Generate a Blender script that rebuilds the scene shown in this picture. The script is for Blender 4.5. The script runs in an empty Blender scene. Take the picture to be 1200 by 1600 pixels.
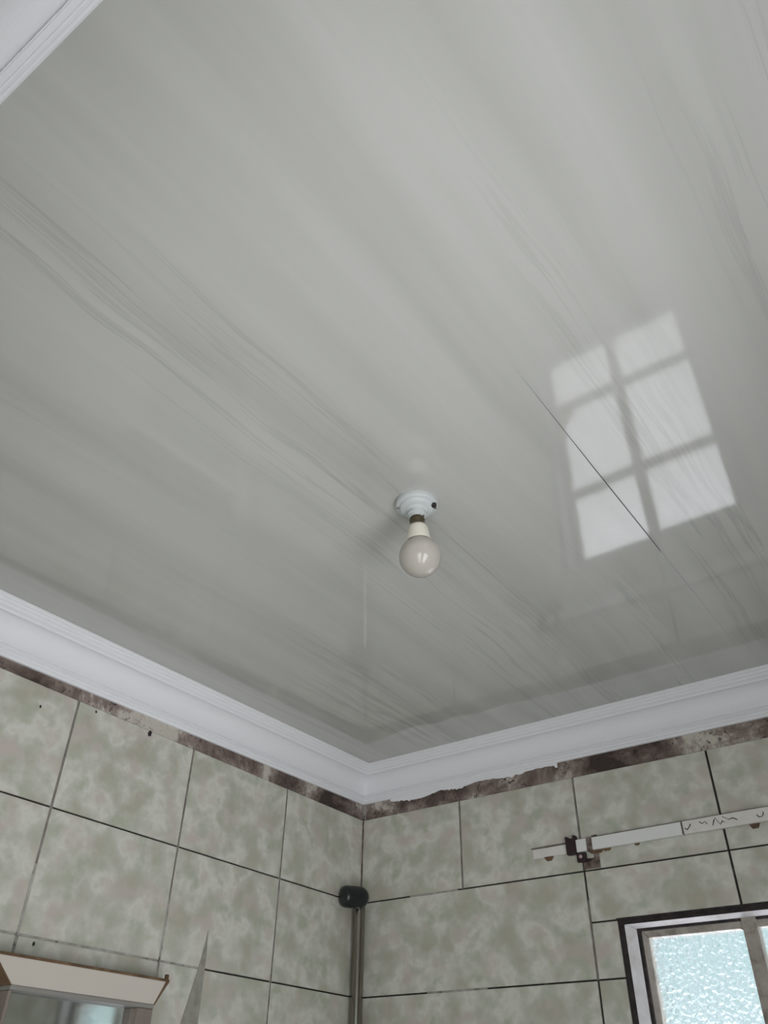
import bpy, bmesh, math, random
from mathutils import Vector, Matrix
random.seed(7)
SC = bpy.context.scene
COL = SC.collection

# ------------------------------------------------------------------ scale
# survey units: 1 unit = 0.76 m, corner of the two tiled walls at x=y=0, ceiling at z=0 (2.35 m up)
S = 0.76
H = 2.35
TY = 0.019                      # the ceiling falls slightly towards the back wall
def P(x, y, z): return Vector((x*S, y*S, H + z*S))

# ------------------------------------------------------------------ camera
cam_d = bpy.data.cameras.new('camera'); cam = bpy.data.objects.new('camera', cam_d); COL.objects.link(cam)
R0 = ((0.8090, 0.5875, 0.0163), (0.3483, -0.5016, 0.7919), (-0.4734, 0.6350, 0.6104))
rx, ry, rz_ = [Vector(v) for v in R0]
fw = rz_.normalized(); rx = (rx - fw*rx.dot(fw)).normalized(); up = rx.cross(fw)
m = Matrix((rx, up, -fw)).transposed().to_4x4()
m.translation = P(1.7424, -2.2519, -1.0)
cam.matrix_world = m
cam_d.sensor_fit = 'HORIZONTAL'; cam_d.sensor_width = 36; cam_d.lens = 36*1245.2/1200
cam_d.clip_start = 0.01
SC.camera = cam

# ------------------------------------------------------------------ view
SC.view_settings.view_transform = 'Standard'; SC.view_settings.look = 'None'
SC.view_settings.gamma = 1; SC.view_settings.use_curve_mapping = False
SC.view_settings.exposure = 0.0

# ------------------------------------------------------------------ daylight
SKY_UP, SKY_DOWN = 0.90, 6.9       # pale overcast sky above the horizon, stronger glow below it, added to light the room
w = bpy.data.worlds.new('overcast_sky'); SC.world = w; w.use_nodes = True
nt = w.node_tree; bg = nt.nodes['Background']
tc = nt.nodes.new('ShaderNodeTexCoord')
nz = nt.nodes.new('ShaderNodeTexNoise'); nz.inputs['Scale'].default_value = 6.0; nz.inputs['Detail'].default_value = 5
cr = nt.nodes.new('ShaderNodeValToRGB')
cr.color_ramp.elements[0].position = 0.46; cr.color_ramp.elements[0].color = (.42, .78, .70, 1)
cr.color_ramp.elements[1].position = 0.58; cr.color_ramp.elements[1].color = (.86, .95, 1.05, 1)
nt.links.new(tc.outputs['Generated'], nz.inputs['Vector']); nt.links.new(nz.outputs['Fac'], cr.inputs['Fac'])
sx = nt.nodes.new('ShaderNodeSeparateXYZ'); nt.links.new(tc.outputs['Generated'], sx.inputs[0])
mr = nt.nodes.new('ShaderNodeMapRange'); nt.links.new(sx.outputs['Z'], mr.inputs[0])
mr.inputs[1].default_value = -.12; mr.inputs[2].default_value = .02; mr.inputs[3].default_value = 1; mr.inputs[4].default_value = 0
mc_ = nt.nodes.new('ShaderNodeMix'); mc_.data_type = 'RGBA'
nt.links.new(mr.outputs[0], mc_.inputs[0]); nt.links.new(cr.outputs['Color'], mc_.inputs[6])
# the added glow below the horizon is stronger on the doorway side (+x) than on the window side (+y)
m2_ = nt.nodes.new('ShaderNodeMapRange'); nt.links.new(sx.outputs['X'], m2_.inputs[0])
m2_.inputs[1].default_value = .30; m2_.inputs[2].default_value = .60; m2_.inputs[3].default_value = .56; m2_.inputs[4].default_value = 1.03
vm = nt.nodes.new('ShaderNodeVectorMath'); vm.operation = 'SCALE'
vm.inputs[0].default_value = (.97*SKY_DOWN/SKY_UP, .97*SKY_DOWN/SKY_UP, 1.02*SKY_DOWN/SKY_UP)
nt.links.new(m2_.outputs[0], vm.inputs['Scale']); nt.links.new(vm.outputs[0], mc_.inputs[7])
nt.links.new(mc_.outputs[2], bg.inputs['Color']); bg.inputs['Strength'].default_value = SKY_UP
D_BACK = 2.247
def portal(name, c, sx, sz, rot):
    l = bpy.data.lights.new(name, 'AREA'); l.shape = 'RECTANGLE'; l.size = sx; l.size_y = sz
    l.cycles.is_portal = True
    o = bpy.data.objects.new(name, l); COL.objects.link(o); o.location = c; o.rotation_euler = rot
portal('window_daylight', P(1.19, .16, -1.09), .64*S, 1.1*S, (-math.pi/2, 0, 0))
portal('back_doorway_daylight', P(1.72, -D_BACK-.17, -1.76), .70*S, 2.7*S, (math.pi/2, 0, 0))
portal('side_doorway_daylight', P(2.32, -1.78, -1.76), .70*S, 2.7*S, (math.pi/2, 0, math.pi/2))

# ------------------------------------------------------------------ materials
def mat(name, col=(.5, .5, .5), rough=.5, metal=0, ior=1.45):
    m = bpy.data.materials.new(name); m.use_nodes = True
    b = m.node_tree.nodes['Principled BSDF']
    b.inputs['Base Color'].default_value = (*col, 1); b.inputs['Roughness'].default_value = rough
    b.inputs['Metallic'].default_value = metal; b.inputs['IOR'].default_value = ior
    return m
def N(m, t, **kw):
    n = m.node_tree.nodes.new(t)
    for k, v in kw.items():
        if k in n.inputs: n.inputs[k].default_value = v
        else: setattr(n, k, v)
    return n
def L(m, a, b): m.node_tree.links.new(a, b)
def ramp(m, stops):
    r = N(m, 'ShaderNodeValToRGB'); e = r.color_ramp.elements
    while len(e) < len(stops): e.new(.5)
    for i, (p, c) in enumerate(stops): e[i].position = p; e[i].color = (*c, 1)
    return r
def mixc(m, a, b, fac, mode='MIX'):
    n = N(m, 'ShaderNodeMix', data_type='RGBA', blend_type=mode)
    for s, v in ((6, a), (7, b)):
        if hasattr(v, 'links'): L(m, v, n.inputs[s])
        else: n.inputs[s].default_value = (*v, 1)
    if hasattr(fac, 'links'): L(m, fac, n.inputs[0])
    else: n.inputs[0].default_value = fac
    return n.outputs[2]
def bsdf(m): return m.node_tree.nodes['Principled BSDF']
def coords(m, scale=(1, 1, 1), kind='Object', rot=(0, 0, 0)):
    t = N(m, 'ShaderNodeTexCoord'); mp = N(m, 'ShaderNodeMapping')
    mp.inputs['Scale'].default_value = scale; mp.inputs['Rotation'].default_value = rot
    L(m, t.outputs[kind], mp.inputs['Vector']); return mp.outputs[0]
def noise(m, vec, scale, detail=3, rough=.5, dist=0):
    n = N(m, 'ShaderNodeTexNoise', Scale=scale, Detail=detail, Roughness=rough, Distortion=dist)
    L(m, vec, n.inputs['Vector']); return n.outputs['Fac']

# glazed wall tile: mottled sage, beige and pale cloud pattern
def tile_mat():
    m = mat('mottled_glazed_tile', rough=.28, ior=1.5)
    uv = coords(m, kind='UV')
    base = ramp(m, [(.36, (.39, .375, .305)), (.47, (.455, .46, .395)), (.57, (.56, .565, .505)), (.68, (.48, .455, .395))])
    L(m, noise(m, uv, 15, 4, .5, .1), base.inputs[0])
    g = ramp(m, [(.50, (0, 0, 0)), (.68, (1, 1, 1))]); L(m, noise(m, uv, 24, 3, .5, .0), g.inputs[0])
    mp = N(m, 'ShaderNodeMapping'); mp.inputs['Location'].default_value = (4, 7, 2); L(m, uv, mp.inputs[0])
    g2 = ramp(m, [(.54, (0, 0, 0)), (.70, (1, 1, 1))]); L(m, noise(m, mp.outputs[0], 17, 3), g2.inputs[0])
    c = mixc(m, base.outputs[0], (.38, .40, .315), g.outputs[0])
    c = mixc(m, c, (.46, .415, .37), g2.outputs[0])
    L(m, c, bsdf(m).inputs['Base Color'])
    bp = N(m, 'ShaderNodeBump', Strength=.06, Distance=.002); L(m, noise(m, uv, 40, 2), bp.inputs['Height'])
    L(m, bp.outputs[0], bsdf(m).inputs['Normal'])
    return m
M_TILE = tile_mat()
def grime(name, stops, scale, detail=5, sc=(1, 1, 1), rough=.85, bump=.5):
    m = mat(name, rough=rough); v = coords(m, sc)
    r = ramp(m, stops); f = noise(m, v, scale, detail, .65, .3); L(m, f, r.inputs[0])
    L(m, r.outputs[0], bsdf(m).inputs['Base Color'])
    b = N(m, 'ShaderNodeBump', Strength=bump, Distance=.003); L(m, f, b.inputs['Height']); L(m, b.outputs[0], bsdf(m).inputs['Normal'])
    return m
M_JOINT = grime('black_mouldy_joint', [(.35, (.010, .009, .008)), (.6, (.03, .025, .022)), (.75, (.12, .10, .085))], 30)
M_GREY_GROUT = grime('grey_grout', [(.35, (.13, .115, .10)), (.65, (.24, .22, .195))], 40)
M_PALE_GROUT = grime('pale_grout', [(.33, (.05, .04, .035)), (.42, (.26, .25, .22)), (.7, (.42, .41, .37))], 45)
M_BROWN = grime('brown_adhesive', [(.35, (.06, .045, .035)), (.55, (.16, .125, .105)), (.75, (.28, .24, .21))], 60)
M_DARK_BORDER = grime('damp_dark_border', [(.35, (.012, .009, .009)), (.6, (.035, .027, .026)), (.8, (.10, .08, .07))], 50)
def plaster():
    m = mat('bare_grimy_plaster', rough=.95)
    v = N(m, 'ShaderNodeMapping'); L(m, coords(m), v.inputs[0]); v.inputs['Location'].default_value = (.09, .09, 0); v = v.outputs[0]
    a = ramp(m, [(.38, (.05, .036, .030)), (.46, (.13, .098, .083)), (.53, (.25, .205, .18)), (.58, (.48, .45, .39))])
    L(m, noise(m, v, 6.0, 8, .66, .3), a.inputs[0])
    b = ramp(m, [(.57, (0, 0, 0)), (.66, (.9, .9, .9))]); L(m, noise(m, v, 70, 6, .65, 1.2), b.inputs[0])
    c = mixc(m, a.outputs[0], (.025, .018, .016), b.outputs[0])
    L(m, c, bsdf(m).inputs['Base Color'])
    bp = N(m, 'ShaderNodeBump', Strength=.8, Distance=.004); L(m, noise(m, v, 50, 5), bp.inputs['Height']); L(m, bp.outputs[0], bsdf(m).inputs['Normal'])
    return m
M_PLASTER = plaster()
M_CORNICE = mat('white_polystyrene_cornice', (.74, .75, .76), .5)
def ceiling_mat():
    m = mat('glossy_veined_ceiling_panel', rough=.06, ior=1.62)
    o = coords(m)
    # slow wobble of the veins, which run along the panels
    wob = noise(m, coords(m, (3.2, 1.3, 1)), 1.0, 3, .5)
    add = N(m, 'ShaderNodeVectorMath', operation='MULTIPLY_ADD')
    cmb = N(m, 'ShaderNodeCombineXYZ'); L(m, wob, cmb.inputs[0]); L(m, cmb.outputs[0], add.inputs[0])
    add.inputs[1].default_value = (.085, 0, 0); L(m, o, add.inputs[2])
    def st(sx, sy, dt, r=.5, off=0):
        mp = N(m, 'ShaderNodeMapping'); mp.inputs['Scale'].default_value = (sx, sy, 1); mp.inputs['Location'].default_value = (off, off, 0)
        L(m, add.outputs[0], mp.inputs[0]); return noise(m, mp.outputs[0], 1, dt, r)
    broad = ramp(m, [(.30, (.425, .426, .396)), (.5, (.475, .477, .445)), (.7, (.515, .515, .485))]); L(m, st(13, .8, 3, .5), broad.inputs[0])
    fine = ramp(m, [(.455, (0, 0, 0)), (.495, (1, 1, 1)), (.535, (0, 0, 0))]); L(m, st(42, 1.1, 4, .6, 3), fine.inputs[0])
    mask = ramp(m, [(.50, (0, 0, 0)), (.66, (1, 1, 1))]); L(m, st(9, .9, 2, .5, 8), mask.inputs[0])
    hair = ramp(m, [(.40, (0, 0, 0)), (.75, (1, 1, 1))]); L(m, st(150, 1.8, 3, .6, 5), hair.inputs[0])
    mm = N(m, 'ShaderNodeMath', operation='MULTIPLY'); L(m, fine.outputs[0], mm.inputs[0]); L(m, mask.outputs[0], mm.inputs[1])
    m2 = N(m, 'ShaderNodeMath', operation='MULTIPLY'); L(m, mm.outputs[0], m2.inputs[0]); m2.inputs[1].default_value = .5
    c = mixc(m, broad.outputs[0], (.29, .29, .265), m2.outputs[0])
    m3 = N(m, 'ShaderNodeMath', operation='MULTIPLY'); L(m, hair.outputs[0], m3.inputs[0]); m3.inputs[1].default_value = .13
    c = mixc(m, c, (.42, .42, .40), m3.outputs[0])
    L(m, c, bsdf(m).inputs['Base Color'])
    bp = N(m, 'ShaderNodeBump', Strength=.05, Distance=.0006); L(m, st(60, 3, 2, .5, 1), bp.inputs['Height']); L(m, bp.outputs[0], bsdf(m).inputs['Normal'])
    return m
M_CEIL = ceiling_mat()
M_CEIL_EDGE = mat('ceiling_joint_edge', (.50, .50, .48), .3)
M_PAINT = grime('white_gloss_timber', [(.30, (.20, .17, .15)), (.40, (.55, .53, .52)), (.6, (.68, .68, .70))], 14, rough=.35, bump=.1)
M_STEEL = grime('taupe_painted_steel', [(.30, (.16, .135, .11)), (.5, (.33, .30, .26)), (.7, (.40, .37, .33))], 25, rough=.45, bump=.15)
def glass_mat():
    m = mat('obscured_hammered_glass')
    nt = m.node_tree; out = nt.nodes['Material Output']; nt.nodes.remove(bsdf(m))
    v = coords(m)
    vo = N(m, 'ShaderNodeTexVoronoi', Scale=110.0); L(m, v, vo.inputs['Vector'])
    n1 = noise(m, coords(m, (1, 1, .6)), 90, 3, .6, 1.2)
    ad = N(m, 'ShaderNodeMath', operation='ADD'); L(m, vo.outputs['Distance'], ad.inputs[0]); L(m, n1, ad.inputs[1])
    bp = N(m, 'ShaderNodeBump', Strength=1.0, Distance=.0022); L(m, ad.outputs[0], bp.inputs['Height'])
    gl = N(m, 'ShaderNodeBsdfGlass', Roughness=.05, IOR=1.5); gl.inputs['Color'].default_value = (.94, .985, .975, 1); L(m, bp.outputs[0], gl.inputs['Normal'])
    tr = N(m, 'ShaderNodeBsdfTransparent'); tr.inputs['Color'].default_value = (.985, .96, .99, 1)
    mx = N(m, 'ShaderNodeMixShader', Fac=.55); L(m, tr.outputs[0], mx.inputs[1]); L(m, gl.outputs[0], mx.inputs[2])
    L(m, mx.outputs[0], out.inputs['Surface']); return m
M_GLASS = glass_mat()
M_PINK = mat('pink_filler', (.55, .36, .34), .7)
M_FLOOR = mat('pale_floor_tile', (.68, .67, .64), .3)
M_PLASTIC = mat('white_aged_plastic', (.48, .51, .50), .38)
M_DARK = mat('dark_hole', (.015, .015, .013), .6)
M_BRASS = mat('dull_brass_cap', (.12, .095, .06), .35, .8)
M_BULB_NECK = mat('cream_ceramic_neck', (.66, .64, .54), .4)
def globe_mat():
    m = mat('opal_glass', (.42, .395, .35), .06)
    b = bsdf(m); b.inputs['Subsurface Weight'].default_value = .3; b.inputs['Subsurface Radius'].default_value = (.01, .01, .01)
    b.inputs['Subsurface Scale'].default_value = .5
    return m
M_GLOBE = globe_mat()
M_CAP = mat('black_green_plastic', (.010, .014, .013), .30)
M_PIPE = mat('tarnished_chrome', (.27, .25, .22), .20, 1.0)
M_RAIL = grime('off_white_plastic_track', [(.30, (.20, .17, .14)), (.38, (.58, .56, .51)), (.7, (.66, .65, .61))], 22, rough=.4, bump=.08)
M_RAIL_CLEAN = mat('clean_off_white_plastic', (.66, .665, .64), .35)
M_MAROON = mat('dark_maroon_bracket', (.022, .010, .011), .5)
M_SCREW = mat('pinkish_screw_head', (.45, .33, .32), .35, .4)
M_BEIGE = mat('beige_painted_wood', (.50, .46, .40), .4)
M_BEIGE_DIRT = grime('rust_brown_edge', [(.3, (.03, .018, .010)), (.55, (.13, .075, .035)), (.8, (.22, .16, .11))], 30, rough=.7)
M_GREY_TRIM = mat('grey_moulding', (.23, .22, .20), .5)  # plain grey for the bead under the mirror head
M_STILE = grime('brown_grey_stile', [(.3, (.15, .12, .10)), (.7, (.24, .20, .17))], 20, rough=.5)
M_MIRROR = mat('old_mirror', (.70, .73, .72), .06, 1.0)
M_STREAK = grime('grey_streak_mat', [(.3, (.20, .195, .165)), (.7, (.33, .325, .28))], 30, rough=.6, bump=.2)
M_DOORWOOD = mat('white_door_frame', (.6, .6, .6), .4)

# ------------------------------------------------------------------ mesh helpers
def link(name, bm, mats, parent=None, smooth=False, bevel=0):
    me = bpy.data.meshes.new(name); bm.normal_update(); bm.to_mesh(me); bm.free()
    for mm in (mats if isinstance(mats, (list, tuple)) else [mats]): me.materials.append(mm)
    if smooth:
        for p in me.polygons: p.use_smooth = True
    o = bpy.data.objects.new(name, me); COL.objects.link(o)
    if parent: o.parent = parent; o.matrix_parent_inverse = parent.matrix_world.inverted()
    if bevel:
        b = o.modifiers.new('bevel', 'BEVEL'); b.width = bevel; b.segments = 2; b.limit_method = 'ANGLE'
    return o
def struct(o, label=None, cat=None):
    o['kind'] = 'structure'
    if label: o['label'] = label
    if cat: o['category'] = cat
    return o
def empty(name, loc, label=None, cat=None):
    o = bpy.data.objects.new(name, None); COL.objects.link(o); o.location = loc; o.empty_display_size = .05
    bpy.context.view_layer.update()
    if label: o['label'] = label
    if cat: o['category'] = cat
    return o
def box(bm, a, b, mi=0):
    lo = [min(p, q) for p, q in zip(a, b)]; hi = [max(p, q) for p, q in zip(a, b)]
    v = [bm.verts.new((x, y, z)) for x in (lo[0], hi[0]) for y in (lo[1], hi[1]) for z in (lo[2], hi[2])]
    for f in ((0, 1, 3, 2), (4, 6, 7, 5), (0, 4, 5, 1), (2, 3, 7, 6), (0, 2, 6, 4), (1, 5, 7, 3)):
        bm.faces.new([v[i] for i in f]).material_index = mi
def hexa(bm, pts, mi=0):           # 4 front points, then the 4 matching back points
    v = [bm.verts.new(p) for p in pts]
    for f in ((0, 1, 2, 3), (7, 6, 5, 4), (0, 4, 5, 1), (1, 5, 6, 2), (2, 6, 7, 3), (3, 7, 4, 0)):
        bm.faces.new([v[i] for i in f]).material_index = mi
    bmesh.ops.recalc_face_normals(bm, faces=bm.faces[:])
def lathe(bm, prof, seg=48, M=Matrix(), mi=0):      # prof: (radius, z)
    rings = []
    for r, z in prof:
        if r < 1e-6: rings.append([bm.verts.new(M @ Vector((0, 0, z)))])
        else: rings.append([bm.verts.new(M @ Vector((r*math.cos(2*math.pi*i/seg), r*math.sin(2*math.pi*i/seg), z))) for i in range(seg)])
    for a, b in zip(rings, rings[1:]):
        for i in range(seg):
            j = (i+1) % seg
            if len(a) == 1 and len(b) == 1: continue
            if len(a) == 1: f = bm.faces.new((a[0], b[j], b[i]))
            elif len(b) == 1: f = bm.faces.new((a[i], a[j], b[0]))
            else: f = bm.faces.new((a[i], a[j], b[j], b[i]))
            f.material_index = mi
    bmesh.ops.recalc_face_normals(bm, faces=bm.faces[:])

# ------------------------------------------------------------------ setting: room size in survey units
W, D, ZF = 2.14, 2.247, -H/S
WIN = (.868, 1.516, -1.655, -.5565)      # hole in the right wall (x0, x1, z0, z1)
DOOR = (1.36, 2.08, ZF, -.42)            # doorway in the back wall, the camera stands in it
DOOR2 = (-2.13, -1.43, ZF, -.42)         # open doorway in the side wall
TILE_T = .004/S                          # how far the tile faces stand off the wall

def cut(rects, hole):
    out = []
    for (a, b, c, d) in rects:
        h0, h1, h2, h3 = hole
        if b <= h0 or a >= h1 or d <= h2 or c >= h3: out.append((a, b, c, d)); continue
        if d > h3: out.append((a, b, h3, d))
        if c < h2: out.append((a, b, c, h2))
        m0, m1 = max(c, h2), min(d, h3)
        if a < h0: out.append((a, h0, m0, m1))
        if b > h1: out.append((h1, b, m0, m1))
    return out
ROW = .2646; Z0, Z1 = -.1616, -.4261
def wall(name, frame, u0, u1, cols, hole=None, merge=(), fills=(), extra=None, label=None):
    """frame(u, n, z) -> point, n = distance into the room. One mesh: masonry, tiles, grout."""
    bm = bmesh.new(); uvl = bm.loops.layers.uv.new('UVMap')
    def bx(u_a, u_b, n_a, n_b, z_a, z_b, mi, bev=0, off=(0, 0)):
        # front face slightly smaller than the base: a soft cushion edge
        base = [(u_a, z_a), (u_b, z_a), (u_b, z_b), (u_a, z_b)]
        fr = [(u_a+bev, z_a+bev), (u_b-bev, z_a+bev), (u_b-bev, z_b-bev), (u_a+bev, z_b-bev)]
        B = [bm.verts.new(frame(u, n_a, z)) for u, z in base]
        K = [bm.verts.new(frame(u, n_b-bev, z)) for u, z in base]
        F = [bm.verts.new(frame(u, n_b, z)) for u, z in fr]
        rings = [(B, base), (K, base), (F, fr)]
        fs = []
        for (ra, ca), (rb, cb) in zip(rings, rings[1:]):
            for i in range(4):
                j = (i+1) % 4; f = bm.faces.new((ra[i], ra[j], rb[j], rb[i])); fs.append((f, (ca[i], ca[j], cb[j], cb[i])))
        fs.append((bm.faces.new(F), fr)); fs.append((bm.faces.new(B[::-1]), base[::-1]))
        for f, uv in fs:
            f.material_index = mi
            for lp, (u, z) in zip(f.loops, uv): lp[uvl].uv = (u*S + off[0], z*S + off[1])
    body = [(u0, u1, ZF, .03)]
    if hole: body = cut(body, hole)
    for (a, b, c, d) in body:
        bx(a, b, -.16, 0, c, d, 0)
    # top strip of bare plaster over the tiles
    for (a, b, c, d) in [(u0, u1, Z0-.002, .0)]:
        bx(a, b, 0, .0012, c, d, 1)
    rows = [Z0, Z1]
    while rows[-1] - ROW > ZF: rows.append(rows[-1] - ROW)
    rows.append(ZF)
    gz = .0021; gv = .0030
    for ri, (zt, zb) in enumerate(zip(rows, rows[1:])):
        cs = [u0] + [c for c in cols if u0 < c < u1 and not (ri > 0 and c in merge)] + [u1]
        for ua, ub in zip(cs, cs[1:]):
            rect = [(ua, ub, zb, zt)]
            if hole: 
                q = []
                for r in rect: q += cut([r], hole)
                rect = q
            off = (random.uniform(0, 9), random.uniform(0, 9))
            jt = random.uniform(-.0004, .0004)
            for (a, b, c, d) in rect:
                if b-a < .012 or d-c < .012: continue
                bx(a+gv, b-gv, 0, TILE_T+jt, c+gz, d-gz, 2, .0011, off)
    for (a, b, c, d, mi, n) in fills: bx(a, b, 0, TILE_T*n, c, d, mi)
    if extra: extra(bm, bx)
    bmesh.ops.recalc_face_normals(bm, faces=bm.faces[:])
    o = link(name, bm, [M_JOINT, M_PLASTER, M_TILE, M_GREY_GROUT, M_PALE_GROUT, M_BROWN, M_DARK_BORDER, M_CORNICE])
    return struct(o, label)

def F_left(u, n, z): return P(n, u, z)            # u is y
def F_right(u, n, z): return P(u, -n, z)          # u is x
def F_side(u, n, z): return P(W - n, u, z)
def F_back(u, n, z): return P(u, -D + n, z)

# left wall
lc = [-.3974, -.7971, -1.1882, -1.585, -1.982]
fl = []
for i, c in enumerate(lc): fl += [(c-.0034, c+.0034, -.55 if i else ZF, Z0, 3, .8)] + ([(c-.0034, c+.0034, ZF, -.55, 4, .985)] if i else [])
z2 = Z1 - ROW
fl.append((-1.60, -.662, z2-.0021, z2+.0021, 4, .93))
def left_extra(bm, bx):
    # hole and dark spots in the glaze near the top
    for (y, z, r) in ((-.9581, -.1716, .0085), (-1.2867, -.2152, .0038), (-1.1351, -.1734, .0035), (-1.1456, -.7027, .0045)):
        vs = [bm.verts.new(F_left(y + r*.75*math.cos(t)*random.uniform(.8, 1.15), TILE_T + .0009, z + r*math.sin(t)*random.uniform(.8, 1.15))) for t in [k*math.pi/6 for k in range(12)]]
        bm.faces.new(vs).material_index = 6
wall('wall_left', F_left, -D, 0, lc[::-1], fills=fl, extra=left_extra)

# right wall, with the window hole
rc = [.3940, .7904, 1.1892, 1.585, 1.982]
fr_ = [(.3940-.0030, .3940+.0030, Z1, Z0, 3, .93),
       (.7904-.0020, .7904+.0020, -.36, Z0, 3, .8), (.7904-.0020, .7904+.0020, z2, -.50, 3, .8),
       (.20, .375, Z1-.0021, Z1+.0021, 4, .95), (.26, .46, z2-.0021, z2+.0021, 4, .95)]
def right_extra(bm, bx):
    # bare adhesive patch under the track
    bx(.792, .842, TILE_T, TILE_T+.0016, Z1+.003, -.395, 5, .0006)
    bx(.826, .842, TILE_T, TILE_T+.0014, -.400, -.335, 5, .0006)
    # damp border round the window
    x0, x1, a, b = WIN
    bx(x0-.004, x1+.004, TILE_T*.2, TILE_T+.001, b-.001, b+.0035, 6)
    # cream blob of plaster in the corner
    bx(.0, .014, .0, .006, -.160, -.1094, 4, .002)
wall('wall_right', F_right, 0, W, rc, hole=WIN, merge=(.3940,), fills=fr_, extra=right_extra)
wall('wall_side', F_side, -D, 0, lc[::-1], fills=(), hole=DOOR2)
wall('wall_back', F_back, 0, W, rc, hole=DOOR)

# floor
bm = bmesh.new(); box(bm, P(-.2, -D-.16, ZF-.1), P(W+.2, .2, ZF)); struct(link('floor', bm, M_FLOOR))

# ------------------------------------------------------------------ ceiling of long glossy panels running towards the right wall
def zc(x, y): return TY*y
bm = bmesh.new()
joints = [-.10, .034, .374, .712, 1.048, 1.385, 1.722, 2.06, 2.25]
tilt = {3: .0005}
ys = sorted({.1, -.1, -.78, -.8, -1.45, -1.46, -D-.2} | {-.78 - .68*i/12 for i in range(13)}, reverse=True)
def gape(y): return max(0, 1-abs(y+1.12)/.34)
for k, (a, b) in enumerate(zip(joints, joints[1:])):
    tl = tilt.get(k, 0); drop = (lambda y: -.0050*max(0, min(y+1.45, .65))*(1 if y < -.8 else max(0, (-.1-y)/.7))) if k == 4 else (lambda y: 0)
    xs = [a, b]
    grid = []
    for i, x in enumerate(xs):
        t = i
        grid.append([bm.verts.new(P(x - (.0007*gape(y) if (k == 4 and i == 1) else 0), y, zc(x, y) + tl*(t-.5) + drop(y) - (.0007*gape(y) if (k == 4 and i == 1) else 0))) for y in ys])
    for j in range(len(ys)-1):
        bm.faces.new((grid[0][j], grid[1][j], grid[1][j+1], grid[0][j+1])).material_index = 0
    if k > 0:
        for j in range(len(ys)-1):
            if k == 5 and -1.47 < ys[j] < -.77: continue
            bm.faces.new((last[j], grid[0][j], grid[0][j+1], last[j+1])).material_index = 0
    last = grid[1]
# slab above
box(bm, P(-.2, -D-.2, .006), P(W+.2, .2, .1), 2)
ce = link('ceiling', bm, [M_CEIL, M_CEIL_EDGE, M_JOINT]); struct(ce)

# ------------------------------------------------------------------ cornices (moulded polystyrene), mitred at the corners
prof = [(.0858, .004), (.0858, -.0050), (.0835, -.0080), (.0800, -.0085), (.0790, -.0130), (.0760, -.0155), (.0735, -.0160), (.0722, -.0215), (.0680, -.0235), (.0650, -.0250), (.0640, -.0310), (.0625, -.0310), (.0620, -.0270)]
for i in range(1, 13):
    t = i/12*math.pi/2
    prof.append((.0640 - .0455*math.sin(t)**1.0*1.0 if False else .0185 + .0435*(1-math.sin(t)), -.0270 - .0540*(1-math.cos(t))))
prof += [(.0185, -.0812), (.0185, -.0840), (.0135, -.0850), (.0135, -.0895), (.0170, -.0905), (.0170, -.0945), (.0125, -.0955), (.0125, -.1010), (.0140, -.1030), (.0085, -.1094), (-.004, -.1094)]
def cornice(name, ends, inward, steps=40):
    # ends: start and end corners on the wall line, inward: unit vector into the room; mitre 45 degrees at both ends
    A, B = Vector(ends[0]), Vector(ends[1]); dr = (B-A).normalized(); Lg = (B-A).length
    bm = bmesh.new(); rings = []
    for s in range(steps+1):
        t = s/steps; row = []
        for d, z in prof:
            q = A + dr*(d + (Lg-2*d)*t) + Vector(inward)*d
            row.append(bm.verts.new(P(q.x, q.y, z + zc(q.x, q.y))))
        rings.append(row)
    for a, b in zip(rings, rings[1:]):
        for i in range(len(prof)-1): bm.faces.new((a[i], a[i+1], b[i+1], b[i]))
    bmesh.ops.recalc_face_normals(bm, faces=bm.faces[:])
    o = link(name, bm, M_CORNICE); return struct(o)
cornice('trim_1', ((0, -D), (0, 0)), (1, 0))
c2 = cornice('trim_2', ((0, 0), (W, 0)), (0, -1))
cornice('trim_3', ((W, -D), (0, -D)), (0, 1))
cornice('trim_4', ((W, 0), (W, -D)), (-1, 0))
# torn filler left along the lower edge of the right-hand cornice
bm = bmesh.new(); n = 90; x0, x1 = .12, .748; top, bot = [], []
for i in range(n+1):
    x = x0 + (x1-x0)*i/n
    dp = .003 + .011*max(0, math.sin(i*.21)*.5+.3)*random.uniform(.5, 1.2) + random.uniform(0, .003)
    if .17 < x < .32: dp += .012*math.sin((x-.17)/.15*math.pi)
    if x > .735: dp = .014
    top.append((x, -.1085)); bot.append((x, -.1094 - dp))
vt = [[bm.verts.new(P(x, -.0050, z)) for x, z in r] for r in (top, bot)] ; vb = [bm.verts.new(P(x, -.0012, z)) for x, z in bot]
for i in range(n):
    bm.faces.new((vt[0][i], vt[0][i+1], vt[1][i+1], vt[1][i])); bm.faces.new((vt[1][i], vt[1][i+1], vb[i+1], vb[i]))
bmesh.ops.recalc_face_normals(bm, faces=bm.faces[:])
struct(link('torn_filler', bm, M_CORNICE, parent=c2))

# brown sealant line in the corner
bm = bmesh.new(); n = 60; prev = None
for i in range(n+1):
    z = -.160 - (3.09-.165)*(i/n)**1.6; wv = .0095*random.uniform(.8, 1.15)
    cur = [bm.verts.new(P(TILE_T*.5, -wv, z)), bm.verts.new(P(.009, -.009, z)), bm.verts.new(P(wv, -TILE_T*.5, z))]
    if prev:
        for k in range(2): bm.faces.new((prev[k], prev[k+1], cur[k+1], cur[k]))
    prev = cur
bmesh.ops.recalc_face_normals(bm, faces=bm.faces[:])
struct(link('trim_5', bm, M_BROWN))

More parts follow.
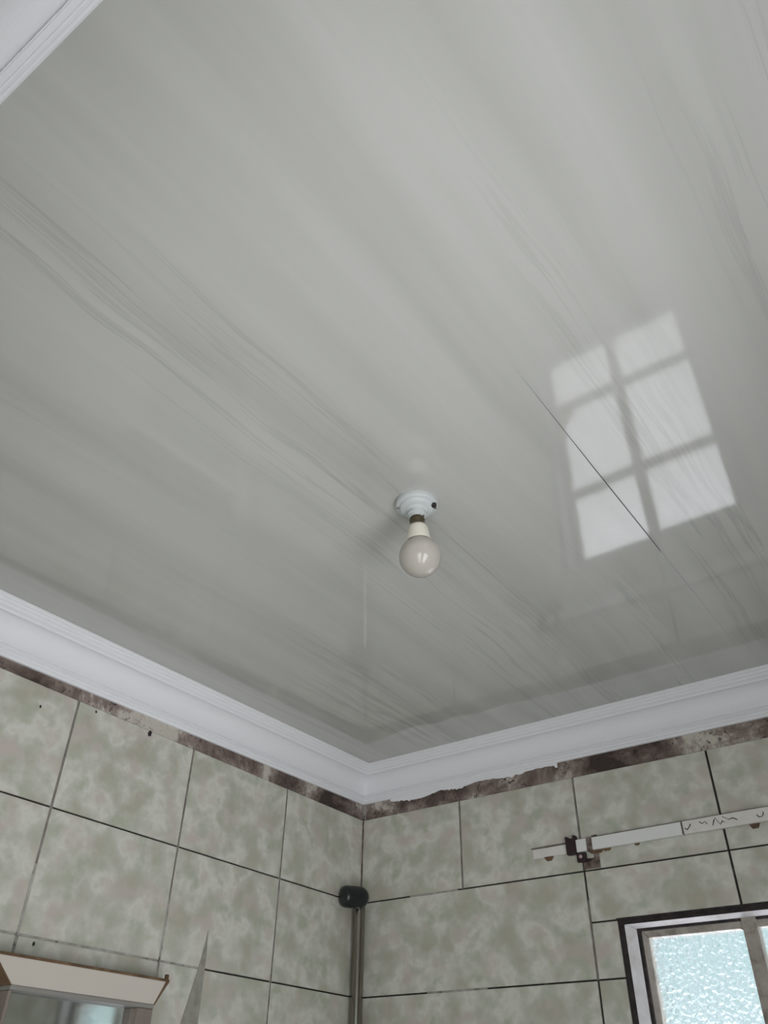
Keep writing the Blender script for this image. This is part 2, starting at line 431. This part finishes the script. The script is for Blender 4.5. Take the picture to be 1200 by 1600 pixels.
# ------------------------------------------------------------------ window in the right wall
win = empty('window_1', P(1.19, 0, -1.10)); win['kind'] = 'structure'
def ring(bm, o, i, yo, yi, depth):     # splayed rectangular ring: outer rect at yo, inner rect at yi
    (ax, bx_, az, bz), (cx, dx, cz, dz) = o, i
    O = [(ax, az), (bx_, az), (bx_, bz), (ax, bz)]; I = [(cx, cz), (dx, cz), (dx, dz), (cx, dz)]
    for k in range(4):
        j = (k+1) % 4
        hexa(bm, [P(O[k][0], yo, O[k][1]), P(O[j][0], yo, O[j][1]), P(I[j][0], yi, I[j][1]), P(I[k][0], yi, I[k][1]),
                  P(O[k][0], yo+depth, O[k][1]), P(O[j][0], yo+depth, O[j][1]), P(I[j][0], yi+depth, I[j][1]), P(I[k][0], yi+depth, I[k][1])])
x0, x1, za, zb = WIN
bm = bmesh.new(); ring(bm, (x0-.001, x1+.001, za-.001, zb+.001), (x0+.0135, x1-.0135, za+.0135, zb-.0125), .001, .003, .10)
link('dark_border', bm, M_DARK_BORDER, parent=win)
bm = bmesh.new(); ring(bm, (x0+.0130, x1-.0130, za+.013, zb-.012), (x0+.036, x1-.036, za+.046, zb-.0205), -.001, .020, .08)
link('timber_frame', bm, M_PAINT, parent=win, bevel=.0015)
bm = bmesh.new(); ring(bm, (x0+.0350, x1-.0350, za+.044, zb-.0195), (x0+.044, x1-.044, za+.052, zb-.026), .024, .026, .06)
link('putty_line', bm, M_DARK_BORDER, parent=win)
ox0, ox1, oz0, oz1 = x0+.0415, x1-.0415, za+.050, zb-.0235
PX = [(.9265, 1.172), (1.2072, 1.4550)]; PZ = [(-.8620, -.5975), (-1.2750, -.8950), (-1.5500, -1.3080)]
bm = bmesh.new(); ring(bm, (ox0, ox1, oz0, oz1), (PX[0][0], PX[1][1], PZ[2][0], PZ[0][1]), .034, .040, .03)
link('window_frame', bm, M_STEEL, parent=win, bevel=.0015)
bm = bmesh.new(); box(bm, P(PX[0][1], .022, PZ[2][0]-.01), P(PX[1][0], .06, PZ[0][1]+.024)); link('mullion', bm, M_STEEL, parent=win, bevel=.002)
for k in (0, 1):
    for c in (0, 1):
        bm = bmesh.new(); box(bm, P(PX[c][0]-.006, .034, PZ[k+1][1]), P(PX[c][1]+.006, .058, PZ[k][0])); link('transom', bm, M_STEEL, parent=win, bevel=.002)
for c in (0, 1):
    for k in (0, 1, 2):
        bm = bmesh.new(); box(bm, P(PX[c][0]-.008, .044, PZ[k][0]-.008), P(PX[c][1]+.008, .049, PZ[k][1]+.008))
        link('pane', bm, M_GLASS, parent=win)
# rounded putty corner at the head of the left light
bm = bmesh.new()
cx, cz = PX[0][1], PZ[0][1]; r = .014
pts = [P(cx, .0405, cz)] + [P(cx - r + r*math.sin(t), .0405, cz - r + r*math.cos(t)) for t in [i*math.pi/16 for i in range(9)]]
f = bm.faces.new([bm.verts.new(q) for q in pts]); e = bmesh.ops.extrude_face_region(bm, geom=[f])
for v in e['geom']:
    if isinstance(v, bmesh.types.BMVert): v.co.y += .003
bmesh.ops.recalc_face_normals(bm, faces=bm.faces[:])
link('putty_corner', bm, M_STEEL, parent=win)
# pink filler in the lower left corner of the middle left pane
bm = bmesh.new()
a, b = PX[0][0], PZ[1][0]
hexa(bm, [P(a, .036, b), P(a+.075, .036, b), P(a+.04, .036, b+.07), P(a, .036, b+.11), P(a, .043, b), P(a+.075, .043, b), P(a+.04, .043, b+.07), P(a, .043, b+.11)])
link('corner_patch', bm, M_PINK, parent=win)

# ------------------------------------------------------------------ open door behind the camera and open doorway in the side wall
d1 = empty('door_1', P(1.72, -D, ZF)); d1['kind'] = 'structure'
a, b, c, d = DOOR
bm = bmesh.new()
box(bm, P(a, -D-.165, c), P(a+.022, -D+.008, d)); box(bm, P(b-.022, -D-.165, c), P(b, -D+.008, d)); box(bm, P(a+.022, -D-.165, d-.03), P(b-.022, -D+.008, d))
link('door_frame', bm, M_DOORWOOD, parent=d1, bevel=.002)
bm = bmesh.new(); box(bm, P(a-.03, -D-.86, c+.01), P(a+.02, -D-.17, d-.03))
for (p0, p1) in ((-2.95, -1.9), (-1.75, -.55)): box(bm, P(a+.018, -D-.75, p0), P(a+.030, -D-.28, p1))
link('door_leaf', bm, M_DOORWOOD, parent=d1, bevel=.003)
d2 = empty('door_2', P(W, -1.78, ZF)); d2['kind'] = 'structure'
a, b, c, d = DOOR2
bm = bmesh.new()
box(bm, P(W-.008, a, c), P(W+.165, a+.022, d)); box(bm, P(W-.008, b-.022, c), P(W+.165, b, d)); box(bm, P(W-.008, a+.022, d-.03), P(W+.165, b-.022, d))
link('door_frame', bm, M_DOORWOOD, parent=d2, bevel=.002)

# ------------------------------------------------------------------ lamp holder and bulb
LX, LY = 1.0561, -1.2242
base = P(LX, LY, zc(LX, LY) - .0008)
lh = empty('lamp_holder', base, 'round white plastic batten lamp holder screwed to the glossy ceiling', 'lamp holder')
T = Matrix.Translation(base)
bm = bmesh.new()
lathe(bm, [(0, .002), (.0310, .002), (.0317, -.0005), (.0317, -.0075), (.0305, -.0095), (.0262, -.0105), (.0255, -.0125), (.0235, -.0145), (.0150, -.0160), (0, -.016)], 64, T)
link('base_plate', bm, M_PLASTIC, parent=lh, smooth=True).modifiers.new('es', 'EDGE_SPLIT').split_angle = math.radians(50)
bm = bmesh.new()
lathe(bm, [(.0185, -.0140), (.0160, -.0165), (.0135, -.0180), (.0130, -.0215), (.0138, -.0220), (.0138, -.0245), (.0122, -.0250), (.0120, -.0300), (.0100, -.0300), (.0100, -.020)], 48, T)
link('socket', bm, M_PLASTIC, parent=lh, smooth=True).modifiers.new('es', 'EDGE_SPLIT').split_angle = math.radians(50)
for ang in (215, 35):
    q = base + Vector((.0275*math.cos(math.radians(ang)), .0275*math.sin(math.radians(ang)), -.0095))
    bm = bmesh.new(); lathe(bm, [(0, 0), (.0024, 0), (.0024, -.0012), (.0016, -.0018), (0, -.0018)], 20, Matrix.Translation(q)); link('screw', bm, M_GREY_GROUT, parent=lh)
cp = base + Vector((.020, -.0115, -.0125))
# dark cable knock-out on the rim, seen at the lower right
q = base + Vector(((.8090*.0245 + .4734*.012), (.5875*.0245 - .635*.012), -.0125))
bm = bmesh.new(); lathe(bm, [(0, .004), (.0045, .004), (.0045, -.0010), (.0036, -.0018), (0, -.0018)], 24, Matrix.Translation(q)); link('cable_knockout', bm, M_DARK, parent=lh)

bb = empty('light_bulb', base + Vector((0, 0, -.030)), 'unlit opal glass bulb with brass bayonet cap hanging from the ceiling lamp holder', 'light bulb')
axis_r = Vector((.8090, .5875, 0)).normalized()
RT = Matrix.Rotation(math.radians(-3.4), 4, Vector((.5875, -.8090, 0)).normalized()*-1)
# tip of the bulb swings to the photo's right
RT = Matrix.Rotation(math.radians(3.2), 4, Vector((0, 0, -1)).cross(axis_r))
TB = Matrix.Translation(base + Vector((0, 0, -.024))) @ RT @ Matrix.Translation(Vector((0, 0, .024)))
bm = bmesh.new()
lathe(bm, [(0, -.024), (.0105, -.024), (.0108, -.0320), (.0115, -.0330), (.0115, -.0350), (.0108, -.0360), (.0112, -.0420), (.0128, -.0445), (.0128, -.0455), (0, -.0455)], 48, TB)
for s in (0, 1):
    pz = TB @ Vector(((.0115 if s else -.0115), 0, -.030)); lathe(bm, [(0, .0012), (.0012, .0012), (.0012, -.0012), (0, -.0012)], 10, Matrix.Translation(pz))
link('bayonet_cap', bm, M_BRASS, parent=bb, smooth=True).modifiers.new('es', 'EDGE_SPLIT').split_angle = math.radians(40)
bm = bmesh.new()
lathe(bm, [(.0112, -.0450), (.0135, -.0458), (.0150, -.0500), (.0163, -.0590), (.0172, -.0680), (.0182, -.0745), (.0170, -.0750), (0, -.0750)], 48, TB)
link('neck', bm, M_BULB_NECK, parent=bb, smooth=True)
bm = bmesh.new()
cz_, r = -.0985, .0300; z1_ = -.0735; prof2 = []
t0 = math.asin(.0185/r); 
for i in range(25):
    t = t0 + (math.pi-t0)*i/24
    rr = r*math.sin(t); prof2.append((rr if i < 24 else 0, cz_ + r*math.cos(t)))
prof2 = [(.0184, -.0742)] + prof2
lathe(bm, prof2, 64, TB); link('globe', bm, M_GLOBE, parent=bb, smooth=True)
bm = bmesh.new(); lathe(bm, [(.0180, -.0738), (.0190, -.0741), (.0193, -.0750), (.0188, -.0756), (.0180, -.0752)], 48, TB); link('seam_ring', bm, M_BROWN, parent=bb, smooth=True)

# ------------------------------------------------------------------ pipe with black cap in the corner
pc = (.032, -.047)
pp = empty('wall_pipe', P(pc[0], pc[1], ZF), 'tarnished metal pipe with rounded black cap standing in the tiled corner', 'pipe')
bm = bmesh.new()
lathe(bm, [(0, 0), (.0150, 0), (.0150, (-.430-ZF)*S), (0, (-.430-ZF)*S)], 40, Matrix.Translation(P(pc[0], pc[1], ZF)))
link('tube', bm, M_PIPE, parent=pp, smooth=True).modifiers.new('es', 'EDGE_SPLIT').split_angle = math.radians(50)
bm = bmesh.new()
r = .0245
pr = [(0, -.005), (r*.55, -.0045), (r*.84, -.001), (r*.97, .005), (r, .012), (r, .034), (r*.985, .044)]
L_ = .044
for i in range(1, 13):
    t = i/12*math.pi/2; pr.append((r*.985*math.cos(t) if i < 12 else 0, L_ + r*.95*math.sin(t)))
# barrel lies along the left wall, round end towards the corner
A = P(.030, -.130, -.4290); Bq = P(.068, -.050, -.4240)
dirv = (Bq-A).normalized(); rot = Vector((0, 0, 1)).rotation_difference(dirv).to_matrix().to_4x4()
lathe(bm, pr, 48, Matrix.Translation(A) @ rot)
link('end_cap', bm, M_CAP, parent=pp, smooth=True)

# ------------------------------------------------------------------ curtain track on the right wall
cr_ = empty('curtain_track', P(1.2, -.01, -.365), 'long grimy off-white curtain track fixed across the right wall above the window', 'curtain track')
yw = -TILE_T - .0008; yf = -.020
def track(nm, xa, xb, za, zb, mt, y1=yf, bev=.0015):
    bm = bmesh.new()
    zs = (-.3605, -.3700)
    def zz(x): return -.3610 + (x-.79)*.0075
    h = zb
    hexa(bm, [P(xa, y1, zz(xa)-h), P(xb, y1, zz(xb)-h), P(xb, y1, zz(xb)+za), P(xa, y1, zz(xa)+za), P(xa, yw, zz(xa)-h), P(xb, yw, zz(xb)-h), P(xb, yw, zz(xb)+za), P(xa, yw, zz(xa)+za)])
    return link(nm, bm, mt, parent=cr_, bevel=bev)
track('track_end', .640, .752, .0125, .0135, M_RAIL, -.009)
track('track_lip', .636, .752, .0165, -.0140, M_BROWN, -.010, .0005)
track('track_section', .781, .815, .0170, .0170, M_RAIL_CLEAN)
track('tape_band', .813, .831, .0178, .0178, M_BROWN, -.0207)
track('track_section', .829, 1.086, .0165, .0165, M_RAIL_CLEAN, -.0195)
track('track_joint', 1.0845, 1.0915, .0158, .0158, M_BROWN, -.0190)
track('track_section', 1.090, W-.09, .0168, .0168, M_RAIL)
track('track_lip', .829, W-.09, .0192, -.0165, M_BROWN, -.0150, .0005)
# maroon clamp
bm = bmesh.new()
def zz(x): return -.3610 + (x-.79)*.0075
for (a, b, y0, y1, c, d) in ((.752, .783, yw, -.0235, -.0205, .0215), (.752, .760, yw, -.0255, .018, .0275), (.775, .783, yw, -.0255, .018, .0290), (.779, .806, yw, -.018, -.0430, -.0190), (.803, .818, yw, -.012, -.043, -.037)):
    box(bm, P(a, y0, zz(a)+c), P(b, y1, zz(a)+d))
link('clamp', bm, M_MAROON, parent=cr_, bevel=.0012)
bm = bmesh.new(); Mx = Matrix.Translation(P(.7915, -.018, zz(.79)-.029)) @ Matrix.Rotation(math.pi/2, 4, 'X')
lathe(bm, [(0, 0), (.0042, 0), (.0040, .0016), (.0020, .0026), (0, .0028)], 24, Mx); link('screw', bm, M_SCREW, parent=cr_, smooth=True)
# dark stubs of old hooks under the track
for x, l, s in ((.690, .030, .008), (.868, .030, .006), (.955, .02, .005), (1.268, .030, .011), (.835, .055, .008)):
    bm = bmesh.new(); z = zz(x) - .0135
    hexa(bm, [P(x-l/2, -.012, z), P(x+l/2, -.012, z), P(x+l/4, -.008, z-s-.003), P(x-l/4, -.008, z-s-.003), P(x-l/2, yw, z), P(x+l/2, yw, z), P(x+l/4, yw, z-s-.003), P(x-l/4, yw, z-s-.003)])
    link('hook_stub', bm, M_BEIGE_DIRT, parent=cr_, bevel=.001)
# scratched curls of dirt on the right-hand length
def curl(pts, wd=.0011):
    bm = bmesh.new(); prev = None
    for i, (x, z) in enumerate(pts):
        q = pts[min(i+1, len(pts)-1)]; o = pts[max(i-1, 0)]
        t = Vector((q[0]-o[0], q[1]-o[1])).normalized(); nrm = Vector((-t.y, t.x))*wd*random.uniform(.6, 1.3)
        cur = [bm.verts.new(P(x+nrm.x, -.0207, zz(x)+z+nrm.y)), bm.verts.new(P(x-nrm.x, -.0207, zz(x)+z-nrm.y)), bm.verts.new(P(x-nrm.x, -.0195, zz(x)+z-nrm.y)), bm.verts.new(P(x+nrm.x, -.0195, zz(x)+z+nrm.y))]
        if prev:
            for k in range(4): bm.faces.new((prev[k], prev[(k+1) % 4], cur[(k+1) % 4], cur[k]))
        prev = cur
    bmesh.ops.recalc_face_normals(bm, faces=bm.faces[:])
    link('scratch', bm, M_DARK_BORDER, parent=cr_)
curl([(1.095, -.002), (1.101, -.007), (1.107, -.001), (1.112, .006)])
curl([(1.135, .008), (1.142, .002), (1.150, .006), (1.155, -.001)])
curl([(1.168, -.008), (1.173, .004), (1.178, .011), (1.182, .001), (1.188, -.008), (1.194, .0), (1.199, -.004)])
curl([(1.196, .011), (1.204, .006), (1.210, .001), (1.222, .003), (1.232, -.003)])
curl([(1.281, .001), (1.285, -.005), (1.292, -.006), (1.297, -.001), (1.298, .006)])

# ------------------------------------------------------------------ mirror with flared head on the left wall
mc = empty('wall_mirror', P(.0, -1.0, -1.15), 'beige framed wall mirror with flared top moulding on the left tiled wall', 'mirror')
yl, yr = -1.2015, -.8290; zt, zb2 = -.7870, -1.42
xb = TILE_T + .0008; xf = .050
bm = bmesh.new()
# flared head: narrow at the bottom (flush with the frame), wide at the top and standing further out
hexa(bm, [P(xf, yl, zt), P(xf, yr, zt), P(.057, yr+.027, -.7385), P(.057, yl-.064, -.7385),
          P(xb, yl, zt), P(xb, yr, zt), P(xb, yr+.027, -.7385), P(xb, yl-.064, -.7385)])
link('head_moulding', bm, M_BEIGE, parent=mc, bevel=.0015)
bm = bmesh.new()
hexa(bm, [P(.0575, yl-.066, -.7390), P(.0575, yr+.029, -.7390), P(.0575, yr+.029, -.7335), P(.0575, yl-.066, -.7335),
          P(xb, yl-.066, -.7390), P(xb, yr+.029, -.7390), P(xb, yr+.029, -.7335), P(xb, yl-.066, -.7335)])
box(bm, P(.050, yr+.018, -.7335), P(.057, yr+.026, -.7240))
link('top_edge', bm, M_BEIGE_DIRT, parent=mc, bevel=.0008)
for yy, sg in ((yr, 1), (yl, -1)):
    bm = bmesh.new()
    e = .0015*sg; k = .027 if sg > 0 else -.064; g = .008*sg
    hexa(bm, [P(xf+.0012, yy-g*.2, zt), P(xf+.0012, yy+e, zt), P(.0582, yy+k+e, -.7388), P(.0582, yy+k-g, -.7388),
              P(xb, yy-g*.2, zt), P(xb, yy+e, zt), P(xb, yy+k+e, -.7388), P(xb, yy+k-g, -.7388)])
    link('mitre_edge', bm, M_BEIGE_DIRT, parent=mc)
bm = bmesh.new(); box(bm, P(xb, yl, zt-.0085), P(xf+.0015, yr, zt)); link('bead', bm, M_GREY_TRIM, parent=mc, bevel=.001)
for (a, b) in ((yl, yl+.008), (yr-.044, yr)):
    bm = bmesh.new(); box(bm, P(xb, a, zb2), P(xf-.001, b, zt-.0085)); link('stile', bm, M_STILE, parent=mc, bevel=.0015)
bm = bmesh.new(); box(bm, P(xb, yl+.008, zb2), P(xf-.001, yr-.044, zb2+.04)); link('bottom_rail', bm, M_STILE, parent=mc, bevel=.0015)
bm = bmesh.new()
yA, yB = yl+.006, yr-.042
def mx(y, z): return .030 + MY*(y-(yA+yB)/2) + MT*(z+1.1)
MY, MT = -.005, -.015
za_, zb_ = zb2+.038, zt-.006
hexa(bm, [P(mx(yA, za_), yA, za_), P(mx(yB, za_), yB, za_), P(mx(yB, zb_), yB, zb_), P(mx(yA, zb_), yA, zb_), P(xb, yA, za_), P(xb, yB, za_), P(xb, yB, zb_), P(xb, yA, zb_)])
link('mirror_glass', bm, M_MIRROR, parent=mc)

# ------------------------------------------------------------------ tapering grey raised smear
bm = bmesh.new(); pts = [(-.6521, -.6038), (-.6475, -.67), (-.6465, -.74), (-.6462, -.8081), (-.646, -.95), (-.735, -.95), (-.7018, -.8125), (-.682, -.74), (-.664, -.67)]
f = bm.faces.new([bm.verts.new(P(TILE_T, y, z)) for y, z in pts]); e = bmesh.ops.extrude_face_region(bm, geom=[f])
for v in e['geom']:
    if isinstance(v, bmesh.types.BMVert): v.co.x += .0012
bmesh.ops.recalc_face_normals(bm, faces=bm.faces[:])
sm = link('grey_streak', bm, M_STREAK); sm['label'] = 'grey tapering streak on the left wall tiles right of the mirror'; sm['category'] = 'wall_streak'
